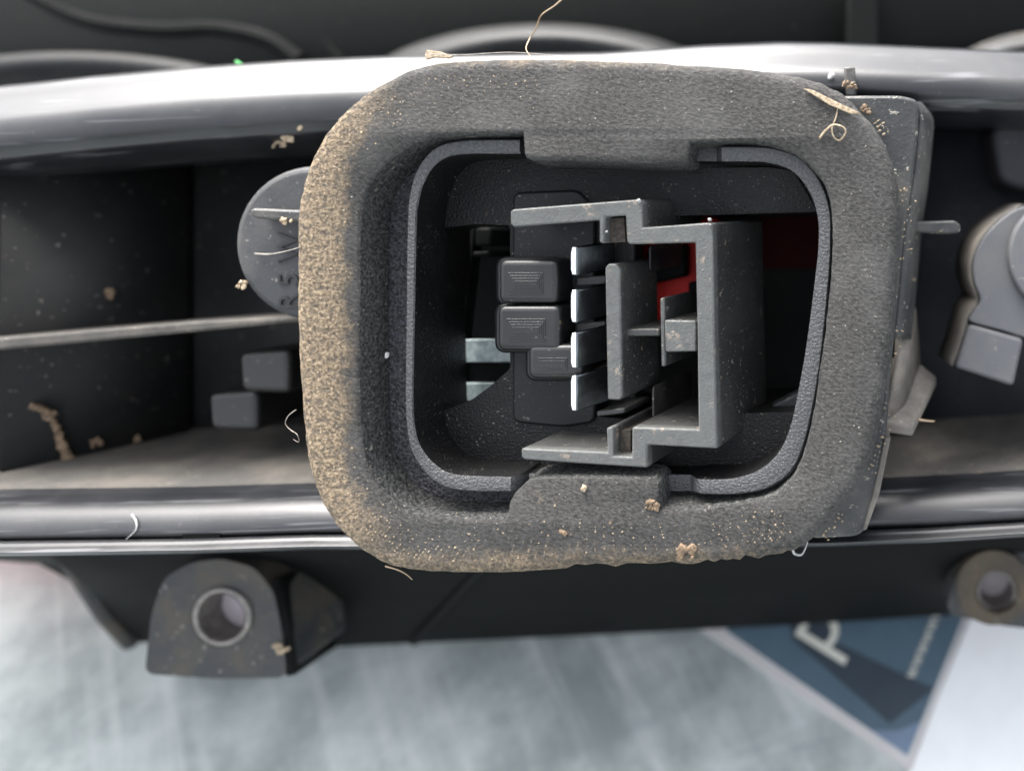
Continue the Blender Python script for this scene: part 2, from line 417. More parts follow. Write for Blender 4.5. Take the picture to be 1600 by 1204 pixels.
# ---- foam seal
outer = [(465, 400), (466, 330), (482, 265), (510, 208), (556, 158), (604, 126), (665, 101), (760, 92), (900, 92), (1040, 98), (1160, 106), (1240, 117),
         (1303, 138), (1345, 174), (1380, 219), (1402, 283), (1407, 350), (1402, 440), (1394, 540), (1382, 620), (1372, 680), (1352, 738), (1316, 794), (1278, 836), (1238, 861),
         (1165, 872), (1080, 881), (945, 884), (830, 894), (720, 896), (640, 891), (595, 877), (556, 852), (520, 812), (496, 766), (480, 710), (470, 600), (465, 500)]
inner = [(561, 420), (563, 340), (574, 296), (590, 269), (611, 249), (645, 226), (685, 214), (750, 209)]
inner = spline(inner, 6, False) + [Vector(p) for p in ((817, 207), (818, 222), (819, 240), (822, 247), (830, 249), (900, 251), (980, 254), (1068, 257), (1073, 254), (1075, 245), (1079, 223))] + \
    spline([(1110, 221), (1160, 221), (1205, 227), (1245, 243), (1276, 270), (1294, 303), (1301, 345), (1300, 420), (1290, 520), (1276, 620), (1262, 690), (1242, 742), (1205, 776), (1150, 790), (1090, 797)], 6, False) + \
    [Vector(p) for p in ((1031, 798), (1029, 775), (1027, 757), (1020, 750), (940, 748), (862, 748), (835, 750), (818, 757), (803, 770), (796, 784), (791, 811))] + \
    spline([(740, 812), (700, 811), (650, 805), (615, 789), (590, 761), (571, 721), (562, 650), (560, 540)], 6, False)
ol = spline(outer, 8)
g = G()
def jag(p, i, amp):
    q = Vector((p[0] * .05, p[1] * .05, 0)); a = mnoise.noise(q * 1.3) + .6 * mnoise.noise(q * 4.1)
    return amp * a
o_mm = [Vector(P(p[0], p[1], .75).xy) for p in ol]
torn = [1 if (p[1] > 855 and p[0] > 900) else .25 for p in ol]
o_mm = [a + (b - a).normalized() * jag(p, i, .38 * torn[i]) if (b - a).length > 1e-6 else a for i, (a, b, p) in enumerate(zip(o_mm, offset2(o_mm, 1.0), ol))]
loops = []
for ins, t in ((0.35, 5.6), (0.0, 5.0), (0.0, 1.6), (0.10, 0.9), (0.36, 0.38), (0.8, 0.08), (1.3, 0.0)):
    loops.append(g.add([Vector((q.x, q.y, -t)) for q in offset2(o_mm, -ins)]))
for a, b in zip(loops, loops[1:]): g.bridge(a, b)
i_mm = [Vector(P(p[0], p[1], 0).xy) for p in inner]
i_mm = [a + Vector((mnoise.noise(Vector((a.x, a.y, 1)) * 2.2), mnoise.noise(Vector((a.x, a.y, 7)) * 2.2))) * .10 for a in i_mm]
fr = g.add([Vector((q.x, q.y, -0.18)) for q in i_mm])
fr0 = g.add([Vector((q.x, q.y, 0)) for q in offset2(i_mm, 0.2)])
g.fill([loops[-1], fr0]); g.bridge(fr0, fr)
seal = g.build('foam_seal', m_foam, EMP, smooth=50)
g = G()                                                       # inner face of the seal
a = g.add([Vector((q.x, q.y, -0.18)) for q in i_mm]); b = g.add([Vector((q.x, q.y, -3.2)) for q in offset2(i_mm, -0.25)])
c = g.add([Vector((q.x, q.y, -3.9)) for q in offset2(i_mm, -0.3)])
g.bridge(a, b); g.bridge(b, c); g.build('seal_inner_wall', m_foam_in, seal, smooth=50)

# ---- collar floor, raised rim, socket tub
TL, TG, TF = 1.0, 3.0, 6.0
rim = []   # outer u,v, inner u,v, depth
def run(o, i, t, n=5):
    for p, q in zip(spline(o, n, False), spline(i, n, False)): rim.append((p[0], p[1], q[0], q[1], t))
run([(812, 217), (770, 217), (725, 218), (690, 225), (668, 240), (650, 266), (640, 300), (636, 345), (634, 500), (633, 630), (638, 688), (650, 720), (673, 748), (702, 764), (745, 769), (798, 769)],
    [(812, 240), (775, 240), (738, 240), (702, 244), (677, 260), (660, 290), (653, 318), (650, 350), (647, 500), (645, 630), (650, 680), (662, 707), (684, 730), (708, 741), (745, 744), (798, 745)], TL)
rim.append((812, 768, 812, 742, 1.6)); rim.append((826, 768, 826, 740, TG))
rim.append((950, 770, 950, 740, TG)); rim.append((1080, 770, 1080, 742, TG)); rim.append((1088, 770, 1088, 748, 1.4))
run([(1096, 773), (1130, 774), (1165, 772), (1200, 764), (1236, 740), (1256, 700), (1270, 645), (1284, 560), (1295, 450), (1299, 380), (1297, 325), (1281, 280), (1252, 247), (1212, 231), (1170, 228), (1128, 228)],
    [(1096, 749), (1128, 749), (1158, 745), (1188, 733), (1216, 708), (1234, 670), (1246, 618), (1260, 540), (1273, 440), (1279, 380), (1277, 335), (1262, 295), (1236, 266), (1200, 254), (1165, 252), (1128, 252)], TL)
rim.append((1120, 228, 1120, 252, TG)); rim.append((970, 226, 970, 250, TG)); rim.append((826, 222, 826, 246, TG))
g = G()
fo = [P(r[0], r[1], r[4]) for r in rim]; fi = [P(r[2], r[3], r[4]) for r in rim]
mid1 = [a.lerp(b, .12) for a, b in zip(fo, fi)]; mid2 = [a.lerp(b, .86) for a, b in zip(fo, fi)]
zz = lambda l, dz: [Vector((q.x, q.y, q.z + dz)) for q in l]
L0 = g.add([Vector((q.x, q.y, -4.2)) for q in fo]); L1 = g.add(zz(fo, -.25)); L2 = g.add(mid1); L3 = g.add(mid2)
L4 = g.add(zz(fi, -.12)); L5 = g.add([Vector((q.x, q.y, -TF)) for q in fi])
g.bridge(L0, L1); g.bridge(L1, L2); g.bridge(L2, L3); g.bridge(L3, L4)
rim_o = g.build('socket_rim', m_lip, EMP, smooth=40)
g = G(); L4 = g.add(zz(fi, -.12)); L5 = g.add([Vector((q.x, q.y, -TF)) for q in fi]); g.bridge(L4, L5); g.build('socket_wall', m_socket, EMP, smooth=40)
g = G()                                                       # flat collar under the seal
big = [Vector((q.x, q.y, -4.0)) for q in offset2(o_mm, -4.5)]
a = g.add(big); b = g.add([Vector((q.x, q.y, -4.0)) for q in fo]); g.fill([a, b])
g.build('socket_collar', m_ledge, EMP)

holeA = rounded([(690, 356), (745, 350), (797, 352), (797, 576), (770, 600), (735, 626), (685, 644), (683, 560), (682, 470), (690, 450)], 5, 3)
holeB = rounded([(925, 395), (960, 340), (1100, 336), (1281, 331), (1279, 400), (1262, 530), (1242, 643), (1150, 646), (1100, 664), (925, 650)], 4, 3)
g = G()
fl = [Vector((q.x, q.y, -TF)) for q in fi]
hA = [P(p[0], p[1], TF) for p in holeA]; hB = [P(p[0], p[1], TF) for p in holeB]
a = g.add(fl); b = g.add(hA); c = g.add(hB); g.fill([a, b, c])
b2 = g.add([Vector((q.x, q.y, -11.5)) for q in hA]); g.bridge(b, b2)
c2 = g.add([Vector((q.x, q.y, -19)) for q in hB]); g.bridge(c, c2)
g.build('socket_floor', m_socket, EMP, smooth=30)
g = G()                                                       # sloping facets by the upper right corner
for quad in (((1098, 262, 5.9), (1205, 262, 4.6), (1212, 332, 5.9), (1098, 333, 5.9)), ((1205, 262, 4.6), (1240, 268, 5.2), (1277, 330, 5.9), (1212, 332, 5.9))):
    g.sheet([P(*q) for q in quad])
g.build('corner_facet', m_socket, EMP, smooth=10)
g = G(); g.prism(rounded([(800, 300), (905, 296), (930, 330), (930, 660), (880, 668), (800, 660)], 14), 5.6, 9.5)
g.build('carrier_plate', m_plate, EMP, bevel=.25)
g = G(); g.box(tuple(P(560, 160, 27)), tuple(P(1420, 840, 26)))
g.build('inner_backing', m_body, EMP)

# ---- galvanised conductor strips seen through the left opening
for (v0, v1) in ((530, 566), (598, 645)):
    g = G(); g.prism([(700, v0), (830, v0), (830, v1), (700, v1)], 12.0, 12.8)
    g.build('conductor_strip', m_zinc, EMP, bevel=.12)
g = G(); g.prism([(690, 560), (840, 560), (840, 604), (690, 604)], 12.6, 14); g.prism([(660, 330), (745, 330), (715, 600), (660, 660)], 11.9, 14)
g.build('inner_web', m_body, EMP, bevel=.2)
g = G(); g.prism([(740, 355), (767, 355), (767, 385), (740, 385)], 12, 20); g.prism([(722, 393), (765, 391), (765, 402), (722, 402)], 12, 20); g.build('inner_clip', m_body, EMP, bevel=.4)

# ---- rubber blocks with raised nested lines
for (u0, v0, u1, v1) in ((778, 405, 872, 474), (776, 477, 876, 548), (824, 538, 910, 592)):
    g = G(); g.prism(rounded([(u0, v0), (u1, v0), (u1, v1), (u0, v1)], 13), 2.2, 9.0, back_scale=1.06)
    blk = g.build('rubber_block', m_rubber, EMP, bevel=.62, seg=4)
    g = G(); g.prism(rounded([(u0 - 5, v0 - 4), (u1 + 8, v0 - 4), (u1 + 8, v1 + 4), (u0 - 5, v1 + 4)], 18), 5.0, 8.0)
    g.build('block_base', m_rubber, blk, bevel=.35)
    g = G()
    for k in range(4):
        a0, b0, a1, b1 = u0 + 16 + 3 * k, v0 + 21 + 4.4 * k, u1 - 24 - 3.0 * k, v1 - 15 - 4.4 * k
        if b1 - b0 < 3: continue
        path = [P(*q, 2.16) for q in ((a0, b0), (a1, b0), (a1, b1), (a0, b1))]
        g.tube(path, .022, 5, False)
    g.build('raised_line', m_rubber, blk)

# ---- plug shroud (its axis leans to the right and up)
SH = (0.264, 0.055)
prof = [(797, 331), (800, 327), (900, 319), (997, 311.5), (1003, 316), (1003, 356), (1104, 348), (1113, 349), (1116, 520), (1121, 701), (1011, 695), (1011, 731), (900, 724), (818, 718), (814, 713),
        (814, 700), (949, 707), (947, 668), (957, 667), (957, 713), (987, 714), (987, 667), (1091, 671), (1089, 520), (1086, 379), (983, 382), (979, 378), (977, 337), (945, 339), (944, 381), (936, 379), (936, 344), (802, 355), (797, 350)]
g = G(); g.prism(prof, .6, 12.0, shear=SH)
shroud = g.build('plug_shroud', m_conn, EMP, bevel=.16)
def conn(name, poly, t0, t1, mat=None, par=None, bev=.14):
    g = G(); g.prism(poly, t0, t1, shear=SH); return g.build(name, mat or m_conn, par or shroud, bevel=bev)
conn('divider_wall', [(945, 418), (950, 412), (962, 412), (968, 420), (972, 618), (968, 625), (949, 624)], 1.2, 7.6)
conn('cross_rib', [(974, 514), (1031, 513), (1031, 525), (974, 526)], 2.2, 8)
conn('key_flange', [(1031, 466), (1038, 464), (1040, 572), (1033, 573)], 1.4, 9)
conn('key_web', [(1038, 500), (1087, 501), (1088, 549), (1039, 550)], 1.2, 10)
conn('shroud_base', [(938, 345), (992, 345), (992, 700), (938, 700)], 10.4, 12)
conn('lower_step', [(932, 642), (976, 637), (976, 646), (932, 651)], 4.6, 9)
for (u, v, t, rr_) in ((998, 314, .5, .22), (1109, 343, .5, .2), (1110, 351, .5, .14), (1124, 690, 1.6, .2), (1127, 640, 2.2, .12), (948, 362, .6, .13)):
    g = G(); g.chip(P(u, v, t), rr_, .8); g.build('moulding_flash', m_flash, shroud, smooth=60)
g = G(); g.prism([(946, 342), (975, 340), (977, 378), (946, 380)], 1.5, 6, shear=SH); g.build('slot_grime_shade', m_grime_shade, shroud)  # dark filler: the deep slot's shade and its grime in one colour
g = G(); g.prism([(959, 672), (985, 672), (985, 711), (959, 711)], 1.9, 7, shear=SH); g.build('slot_grime_shade', m_grime_shade, shroud)
# terminal blades: row of four by the divider, three more in the right-hand cell
def blade(u0, u1, v0, v1, t0, t1, ch, mat=None, sh=SH):
    g = G(); g.prism([(u0 + 3, v0), (u1, v0 + 1), (u1, v1), (u0 + 3, v1 - 1), (u0, v1 - ch), (u0, v0 + ch)], t0, t1, shear=sh)
    o = g.build('terminal_blade', mat or m_blade, EMP, bevel=.13)
    if mat is None:
        g = G(); g.prism([(u0 + 3, v0 + 1), (u1 - 1, v0 + 2), (u1 - 1, v1 - 2), (u0 + 3, v1 - 2), (u0 + 1, v1 - ch), (u0 + 1, v0 + ch)], t0 - .12, t0 + .1)
        g.build('blade_edge_lit', m_tin_lit, o, bevel=.05)  # strip paints the bright glint along the blade's front edge
    return o
for v0, v1 in ((385, 431), (452, 505), (519, 576), (586, 643)): blade(891, 901, v0, v1, 1.5, 4.6, 10, None, (.80, .17))
for (u, v0, v1, t) in ((1014, 383, 424, 6), (1019, 602, 655, 4.6)): blade(u, u + 3, v0, v1, t, 12, 6, m_blade_shaded)
for v0 in (434, 506, 577):
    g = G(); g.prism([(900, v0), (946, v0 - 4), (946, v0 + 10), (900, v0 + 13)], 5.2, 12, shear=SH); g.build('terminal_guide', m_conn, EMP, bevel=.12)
# red lens wall deep inside
g = G(); g.prism(rounded([(1003, 350), (1125, 340), (1125, 500), (1003, 500)], 10), 15, 16.5); g.build('red_inner_lens', m_red, EMP, bevel=.3)
g = G(); g.prism([(1180, 318), (1310, 310), (1310, 420), (1180, 420)], 18.2, 18.8); g.build('red_inner_lens', m_red_shaded, EMP)
g = G(); g.prism([(1075, 440), (1105, 440), (1105, 520), (1075, 520)], 12.5, 14.5); g.prism([(1010, 395), (1072, 380), (1072, 432), (1010, 446)], 12.6, 14.5); g.build('inner_clip', m_body, EMP, bevel=.3)
g = G(); g.prism([(1195, 640), (1250, 612), (1262, 640), (1250, 650), (1195, 652)], 9.0, 12); g.build('inner_ledge', m_blue, EMP, bevel=.2)

# ---- rails, channel
US = [-700, -400, -200, -60, 0, 75, 150, 225, 300, 375, 450, 525, 600, 700, 800, 940, 1020, 1100, 1220, 1300, 1380, 1450, 1520, 1600, 1680, 1800, 2050]
def lut(tab, u):
    for (a, x), (b, y) in zip(tab, tab[1:]):
        if u <= b: return x + (y - x) * (u - a) / (b - a)
    return tab[-1][1]
TOP = [(-700, 215), (-200, 162), (0, 137), (150, 121), (300, 107), (450, 97), (600, 90), (800, 86), (940, 84), (1100, 73), (1220, 68), (1300, 69), (1450, 76), (1600, 82), (2050, 106)]
def rail(name, prof, top, mat, scale=lambda u: 1.0):
    g = G(); pr = spline([(a, b) for a, b in prof], 4, False)
    us = spline([(u, 0) for u in US], 2, False); us = [q[0] for q in us]
    rows = []
    for q in pr: rows.append([P(u, lut(top, u) + q[0] * scale(u), q[1]) for u in us])
    g.grid(rows); return g.build(name, mat, EMP, smooth=60)
rail('upper_rail', [(30, 60), (4, 40), (-2, 21), (0, 17.0), (6, 16.0), (20, 15.0), (34, 13.9), (43, 13.2), (52, 12.7), (66, 12.4), (84, 12.4), (104, 13.0), (116, 13.8), (134, 17), (148, 22), (150, 34)], TOP, m_smooth,
     lambda u: 1.0 if u < 700 else .82)
BOT = [(-700, 880), (0, 862), (300, 858), (480, 852), (900, 850), (1290, 847), (1450, 841), (1600, 832), (2050, 805)]
rail('lower_rail', [(-98, 14.4), (-94, 13.9), (-88, 13.2), (-83, 12.5), (-73, 11.4), (-59, 10.45), (-43, 9.75), (-27, 9.35), (-20, 9.5), (-16, 10.4)], BOT, m_smooth)
rail('lower_flange', [(-18, 10.6), (-17, 9.4), (-15, 8.2), (-8, 7.7), (-1, 7.2), (2, 7.1), (4, 7.7), (4, 12), (-30, 26)], BOT, m_smooth)
rail('channel_floor', [(-200, 33), (-185, 31), (-160, 25.5), (-132, 19.5), (-110, 15.8), (-98, 14.4)], BOT, m_floor)
# channel back walls, left and right
g = G(); g.sheet([P(-700, 190, 16.8), P(0, 190, 18.6), P(0, 800, 18.6), P(-700, 800, 16.8)]); g.sheet([P(0, 190, 18.6), P(292, 200, 31.5), P(292, 800, 31.5), P(0, 800, 18.6)]); g.sheet([P(292, 200, 31.5), P(700, 200, 31.5), P(700, 800, 31.5), P(292, 800, 31.5)])
g.build('channel_wall', m_dark, EMP, solid=1.0)
g = G(); g.sheet([P(1300, 130, 31), P(2050, 130, 31), P(2050, 800, 31), P(1300, 800, 31)]); g.build('channel_wall', m_blue, EMP, solid=1.0)
g = G(); g.prism(rounded([(1545, 195), (1720, 170), (1720, 300), (1600, 300), (1560, 285)], 25), 23, 31); g.build('channel_boss', m_blue, EMP, bevel=.8, seg=3)
g = G()
r0, r1 = [], []
for u in (-700, -300, 0, 100, 200, 300, 400, 470):
    vt = lut([(-700, 580), (0, 527), (300, 502), (470, 493)], u)
    r0.append((u, vt)); r1.append((u, vt + lut([(-700, 26), (0, 20), (300, 17), (470, 9)], u)))
g.prism(r0 + r1[::-1], 14.2, 23); g.build('shelf_rib', m_floor, EMP, bevel=.3)
for (u0, v0, u1, v1, ta) in ((372, 548, 452, 612, 17), (324, 612, 402, 672, 19)):
    g = G(); g.prism(rounded([(u0, v0 + 2), (u1, v0 - 3), (u1, v1 + 3), (u0 + 4, v1)], 14), ta, 30); g.build('locating_block', m_block, EMP, bevel=1.25, seg=5)

# ---- bulb cap at the left with its grip and lettering
def circ(cu, cv, r, n=48, ry=None, a0=0): return [(cu + r * math.cos(a0 + k * 2 * math.pi / n), cv + (ry or r) * math.sin(a0 + k * 2 * math.pi / n)) for k in range(n)]
g = G(); g.prism(circ(486, 380, 121), 9.5, 15); cap = g.build('bulb_cap', m_cap, EMP, bevel=.7, seg=3)
g = G(); g.prism([(388, 328), (396, 325), (600, 334), (600, 358), (396, 341)], 7.4, 9.6); g.build('grip_rib', m_grey, cap, bevel=.25)
g = G()
pts = [(440, 484), (434, 449), (440, 412)]
for ch, q in zip('R5W', ((468, 484), (467, 448), (466, 410))):
    text_mesh(g, ch, P(q[0], q[1], 9.48), (0, 1, 0), (-1, 0, 0), 2.9, .3)
g.build('lettering', m_block, cap)

# ---- frame plate behind the seal on the right, flange, hook, bracket
g = G(); g.prism(rounded([(1290, 150), (1352, 149), (1408, 149), (1437, 156), (1434, 220), (1424, 300), (1413, 360), (1402, 480), (1392, 580), (1384, 690), (1370, 770), (1350, 838), (1272, 842), (1262, 832), (1300, 790), (1330, 700), (1350, 500), (1348, 250)], [0, 0, 10, 22, 30, 30, 30, 30, 30, 30, 30, 22, 0, 0, 0, 0, 0, 0]), 5.8, 8.2)
g.build('frame_plate', m_grey, EMP, bevel=.3)
g = G()
e0 = spline([(1428, 158), (1437, 178), (1434, 225), (1424, 300), (1414, 360), (1405, 450), (1398, 530)], 4, False); e1 = spline([(1440, 160), (1458, 186), (1456, 230), (1449, 300), (1440, 360), (1432, 450), (1424, 530)], 4, False)
g.grid([[P(p[0], p[1], 7.0) for p in e0], [P(p[0], p[1], 7.4) for p in [a.lerp(b, .35) for a, b in zip(e0, e1)]], [P(p[0], p[1], 11) for p in e1], [P(p[0], p[1], 22) for p in e1]])
g.build('side_flange', m_grey, EMP, smooth=50, solid=.4)
g = G(); g.prism(rounded([(1405, 347), (1492, 344), (1502, 352), (1500, 364), (1480, 366), (1405, 361)], 5), 9, 13); g.build('hook_tab', m_grey, EMP, bevel=.25)
g = G()
tp = [P(1396, 556, 15), P(1436, 566, 17), P(1463, 588, 17), P(1426, 666, 8), P(1374, 659, 8)]
bt = [q + Vector((0, -1.0, 0)) for q in tp]
a = g.add(tp); b = g.add(bt); g.bridge(a, b); g.f += [tuple(a), tuple(reversed(b))]
g.build('bracket', m_dusty, EMP, bevel=.2)
g = G(); g.grid([[P(1399, 480, 9), P(1424, 480, 15)], [P(1398, 556, 10), P(1432, 566, 16.5)], [P(1378, 655, 8.5), P(1405, 640, 11)]]); g.build('bracket_web', m_dusty, EMP, solid=.5)
g = G(); g.prism([(1382, 684), (1392, 684), (1374, 772), (1354, 828), (1347, 829), (1364, 768)], 5.6, 8.6); g.build('plate_edge_highlight', m_dusty, EMP, bevel=.15)  # pale strip in the dusty colour paints the highlight on the plate's bevel
g = G(); g.prism(rounded([(283, 834), (345, 832), (343, 841), (287, 842)], 3), 9.3, 10.5); g.build('drain_slot', m_body, EMP)
g = G(); g.prism([(1318, 104), (1336, 104), (1338, 150), (1322, 150)], 7.5, 16); g.build('locating_pin', m_grey, EMP, bevel=.2)

# ---- bulb holder at the right edge
g = G(); g.prism(spline([(1532, 468), (1522, 440), (1521, 408), (1534, 376), (1560, 346), (1600, 322), (1680, 312), (1760, 350), (1790, 430), (1750, 520), (1640, 535), (1600, 527), (1560, 515), (1516, 502), (1522, 486)], 5), 13.5, 24, back_scale=1.03)
bh = g.build('bulb_holder', m_hold, EMP, bevel=.7, seg=3)
g = G(); g.prism(rounded([(1514, 506), (1600, 530), (1584, 604), (1492, 574)], 9), 13.2, 24); g.build('holder_foot', m_hold, bh, bevel=.9, seg=3)
g = G()
de = spline([(1600, 321), (1560, 345), (1534, 375), (1521, 408), (1522, 440), (1531, 468), (1521, 486), (1513, 504), (1502, 540), (1490, 572)], 5, False)
dl = [P(p[0] - 1, p[1], 14.6) for p in de]
g.grid([dl, [q + Vector((-.25, .12, -1.6)) for q in dl], [q + Vector((-.9, .3, -6)) for q in dl]])
g.build('dusty_edge', m_dusty, bh, solid=.2)
g = G(); g.prism(circ(1668, 400, 92), 12.2, 13.6); g.build('holder_disc', m_hold, bh, bevel=.3)

# ---- lamp body below the rails, lens, mounting lugs
g = G()
topl = [(-400, 850), (60, 850), (112, 850), (300, 845), (520, 840), (1000, 835), (1300, 830), (1640, 815), (2050, 790)]
rows = []
rows.append([P(u, v, 24) for u, v in topl])
rows.append([P(u, v, 38) for u, v in ((60, 880), (90, 882), (160, 935), (300, 950), (520, 955), (1000, 940), (1300, 928), (1640, 915), (2050, 890))])
rows.append([P(u, v, 46) for u, v in ((150, 880), (172, 940), (212, 1002), (330, 1010), (520, 1010), (1000, 988), (1300, 972), (1640, 950), (2050, 930))])
rows.append([P(u, v, 52) for u, v in ((160, 870), (190, 920), (225, 950), (330, 950), (520, 950), (1000, 930), (1300, 915), (1640, 895), (2050, 880))])
g.grid(rows); g.build('lamp_body', m_body, EMP, smooth=25, solid=.8)
g = G(); g.tube([P(*q) for q in ((104, 864, 34), (130, 905, 37), (165, 960, 41.5), (205, 1004, 45.5))], 1.1, 8, False); g.build('body_edge', m_lug, EMP)
g = G(); g.tube([P(*q) for q in ((760, 880, 29), (700, 945, 37), (648, 1000, 45.0))], .8, 6, False); g.build('body_rib', m_body, EMP)
def lug(poly, cu, cv, r_out, r_in, t0, t1, bs):
    hole = circ(cu, cv, r_out, 40)
    g = G(); g.prism(poly, t0, t1, holes=[hole], back_scale=1.0)
    o = g.build('mounting_lug', m_lug, EMP, smooth=40)
    g = G(); a0 = [P(p[0], p[1], t0 - .4) for p in circ(cu, cv, r_out * 1.0, 40)]; a1 = [P(p[0], p[1], t0 - .4) for p in circ(cu, cv, r_in, 40)]
    A = g.add(a0); B = g.add(a1); Cc = g.add([Vector((q.x, q.y, -t1)) for q in a1]); Dd = g.add([Vector((q.x, q.y, -t1)) for q in a0])
    g.bridge(A, B); g.bridge(B, Cc); g.bridge(Cc, Dd); g.bridge(Dd, A); slv = g.build('metal_sleeve', m_sleeve, o, smooth=40, bevel=.2)
    g = G(); g.prism(circ(cu, cv, r_in, 40), t0 + 3.4, t0 + 4.4); g.build('hole_backdrop', m_mauve, o)  # added disc across the bore, coloured pale to look bright through the hole
    return o
lug(rounded([(226, 1052), (236, 960), (256, 902), (300, 878), (345, 872), (398, 886), (428, 925), (440, 985), (448, 1058), (340, 1060)], 16), 345, 964, 46, 38, 25, 36, 1)
g = G(); g.grid([[P(428, 905, 25.2), P(440, 985, 25.2), P(448, 1056, 25.2)], [P(480, 880, 34), P(505, 960, 40), P(516, 1012, 44)]]); g.build('lug_gusset', m_body, EMP, solid=.8)
lug(rounded([(1478, 958), (1490, 900), (1520, 866), (1570, 850), (1640, 860), (1640, 985), (1560, 976)], 18), 1558, 924, 33, 27, 30, 38, 1)
g = G(); g.prism(circ(1553, 918, 58, 40), 28.6, 30.2, holes=[circ(1558, 924, 34, 40)]); g.build('lug_boss', m_rusty, EMP, smooth=40)
# red lens under the body, resting on the table
g = G(); rows = []
for dz, up in ((50, 0), (58, 6)):
    rows.append([P(u, v, dz) for u, v in ((-420, 760), (-50, 800), (150, 870), (240, 905), (520, 905), (1000, 890), (1300, 870), (1640, 850))])
rows.append([P(u, v, 85) for u, v in ((-420, 500), (-50, 500), (150, 500), (240, 500), (520, 500), (1000, 500), (1300, 500), (1640, 500))])
g.grid(rows); g.build('outer_lens', m_red, EMP, smooth=60, solid=1)

# ---- upper part of the body behind the rail, with the backs of the reflector bowls
g = G(); g.grid([[P(-700, 240, 50), P(800, 200, 50), P(2050, 200, 50)], [P(-700, 60, 48), P(800, 60, 48), P(2050, 60, 48)], [P(-700, -260, 46), P(800, -260, 46), P(2050, -260, 46)]])
g.build('upper_body', m_body, EMP, smooth=60, solid=1)
def bowl(cu, cv, rx, ry, t, mat_rim):
    g = G(); n = 64; rows = []
    for (k, dt) in ((1.05, 6), (1.01, 2.8), (.96, .9), (.90, .1), (.84, 0), (.76, .5), (.6, 1.6), (.1, 2.6)):
        rows.append([P(cu + rx * k * math.cos(a * 2 * math.pi / n), cv + ry * k * math.sin(a * 2 * math.pi / n), t + dt) for a in range(n)])
    g.grid(rows, closed=True); return g.build('reflector_back', mat_rim, EMP, smooth=60)
bowl(850, 165, 290, 122, 40, m_bowl); bowl(110, 205, 380, 128, 46, m_bowl); bowl(1640, 165, 180, 112, 38, m_lug)
g = G(); g.tube(spline([P(*q, 47.6) for q in ((30, -20), (95, 15), (160, 38), (260, 48), (340, 46), (420, 62), (470, 95))], 5, False), 1.3, 10, False); g.build('moulded_ridge', m_body, EMP)
g = G(); g.tube(spline([P(*q, 47.9) for q in ((440, -20), (470, 20), (505, 60), (535, 95))], 5, False), 1.0, 8, False); g.build('moulded_ridge', m_body, EMP)
g = G(); g.prism([(1325, -60), (1372, -60), (1376, 110), (1320, 110)], 40, 47); g.build('moulded_web', m_body, EMP, bevel=.5)

# ------------------------------------------------------------------ leaflet and sheet on the table
leaf = bpy.data.objects.new('leaflet', None); COL.objects.link(leaf); leaf.location = TB(1400, 1060) * MM
leaf.empty_display_size = .01
tag(leaf, 'blue printed leaflet with cream lettering under the lamp, corner towards the viewer', 'leaflet')
def lpart(name, poly, z0, z1, mat):
    g = flat(poly, z0, z1); o = g.build(name, mat, leaf, origin=TB(1400, 1060)); return o
lpart('page', [(1085, 975), (1424, 1203), (1521, 940), (1500, 700), (1250, 700)], .1, .9, m_edge)
lpart('blue_print', [(1135, 985), (1418, 1180), (1513, 945), (1490, 700), (1270, 700)], .9, .94, m_blueink)
lpart('dark_band', [(1240, 1000), (1390, 1130), (1460, 1075), (1300, 1000), (1290, 900), (1210, 900)], .94, .98, m_darkink)
lpart('pale_corner', [(1360, 1140), (1418, 1180), (1440, 1125), (1405, 1140)], .94, .98, m_sky)
xd = TB(1300, 905, 1) - TB(1252, 985, 1); yd = TB(1218, 985, 1) - TB(1298, 1035, 1); yd = yd - xd.normalized() * yd.dot(xd.normalized())
g = G(); text_mesh(g, 'p', TB(1290, 1030, 1.02) + yd * .02, xd, yd, 12.5, .05)
g.build('lettering', m_cream, leaf, origin=TB(1400, 1060))
xd2 = TB(1462, 960, 1) - TB(1420, 1060, 1); yd2 = Vector((-xd2.y, xd2.x, 0))
g = G(); text_mesh(g, 'wwwwwwwww', TB(1428, 1062, 1.02), xd2, yd2, 2.5, .05)
g.build('small_lettering', m_cream, leaf, origin=TB(1400, 1060))
g = flat([(1530, 930), (1426, 1190), (1385, 1290), (1420, 1420), (2000, 1420), (2000, 900)], .0, .55)
tag(g.build('paper_sheet', m_white, world=True, origin=TB(1600, 1100)), 'white paper sheet beside the blue leaflet at the right corner', 'paper')

# ------------------------------------------------------------------ hairs, straws, crumbs
def strand(name, pts, r, mat, label, cat, n=8, group=None):
    q = spline([P(*p) for p in pts], n, False)
    g = G(); g.tube(q, r, 6); return tag(g.build(name, mat, origin=q[0]), label, cat, group)
strand('hair', [(892, -14, 4), (868, 8, 4), (846, 24, 5), (838, 44, 6), (828, 60, 7), (822, 76, 5), (829, 88, .3)], .09, m_hair, 'long curved tan hair rising from the top edge of the foam seal', 'hair')
strand('hair', [(398, 396, 9.2), (418, 397, 8.8), (440, 394, 6), (470, 386, -.1)], .07, m_fibre, 'short white hair lying across the lettered bulb cap', 'hair')
strand('fibre', [(1281, 216, -.1), (1290, 204, -.25), (1303, 195, -.4), (1318, 199, -.5), (1321, 208, -.4), (1312, 219, -.2), (1303, 214, -.3), (1300, 200, -.4), (1306, 184, -.25), (1309, 168, -.1)], .10, m_straw, 'curled pale fibre looped on the upper right of the foam seal', 'fibre')
strand('fibre', [(462, 640, .4), (450, 650, 1.0), (446, 662, 1.4), (455, 672, 1.2), (464, 678, .6), (467, 690, .8), (458, 686, 1.0)], .035, m_fibre, 'tiny curled fibre knot at the left edge of the foam seal', 'fibre')
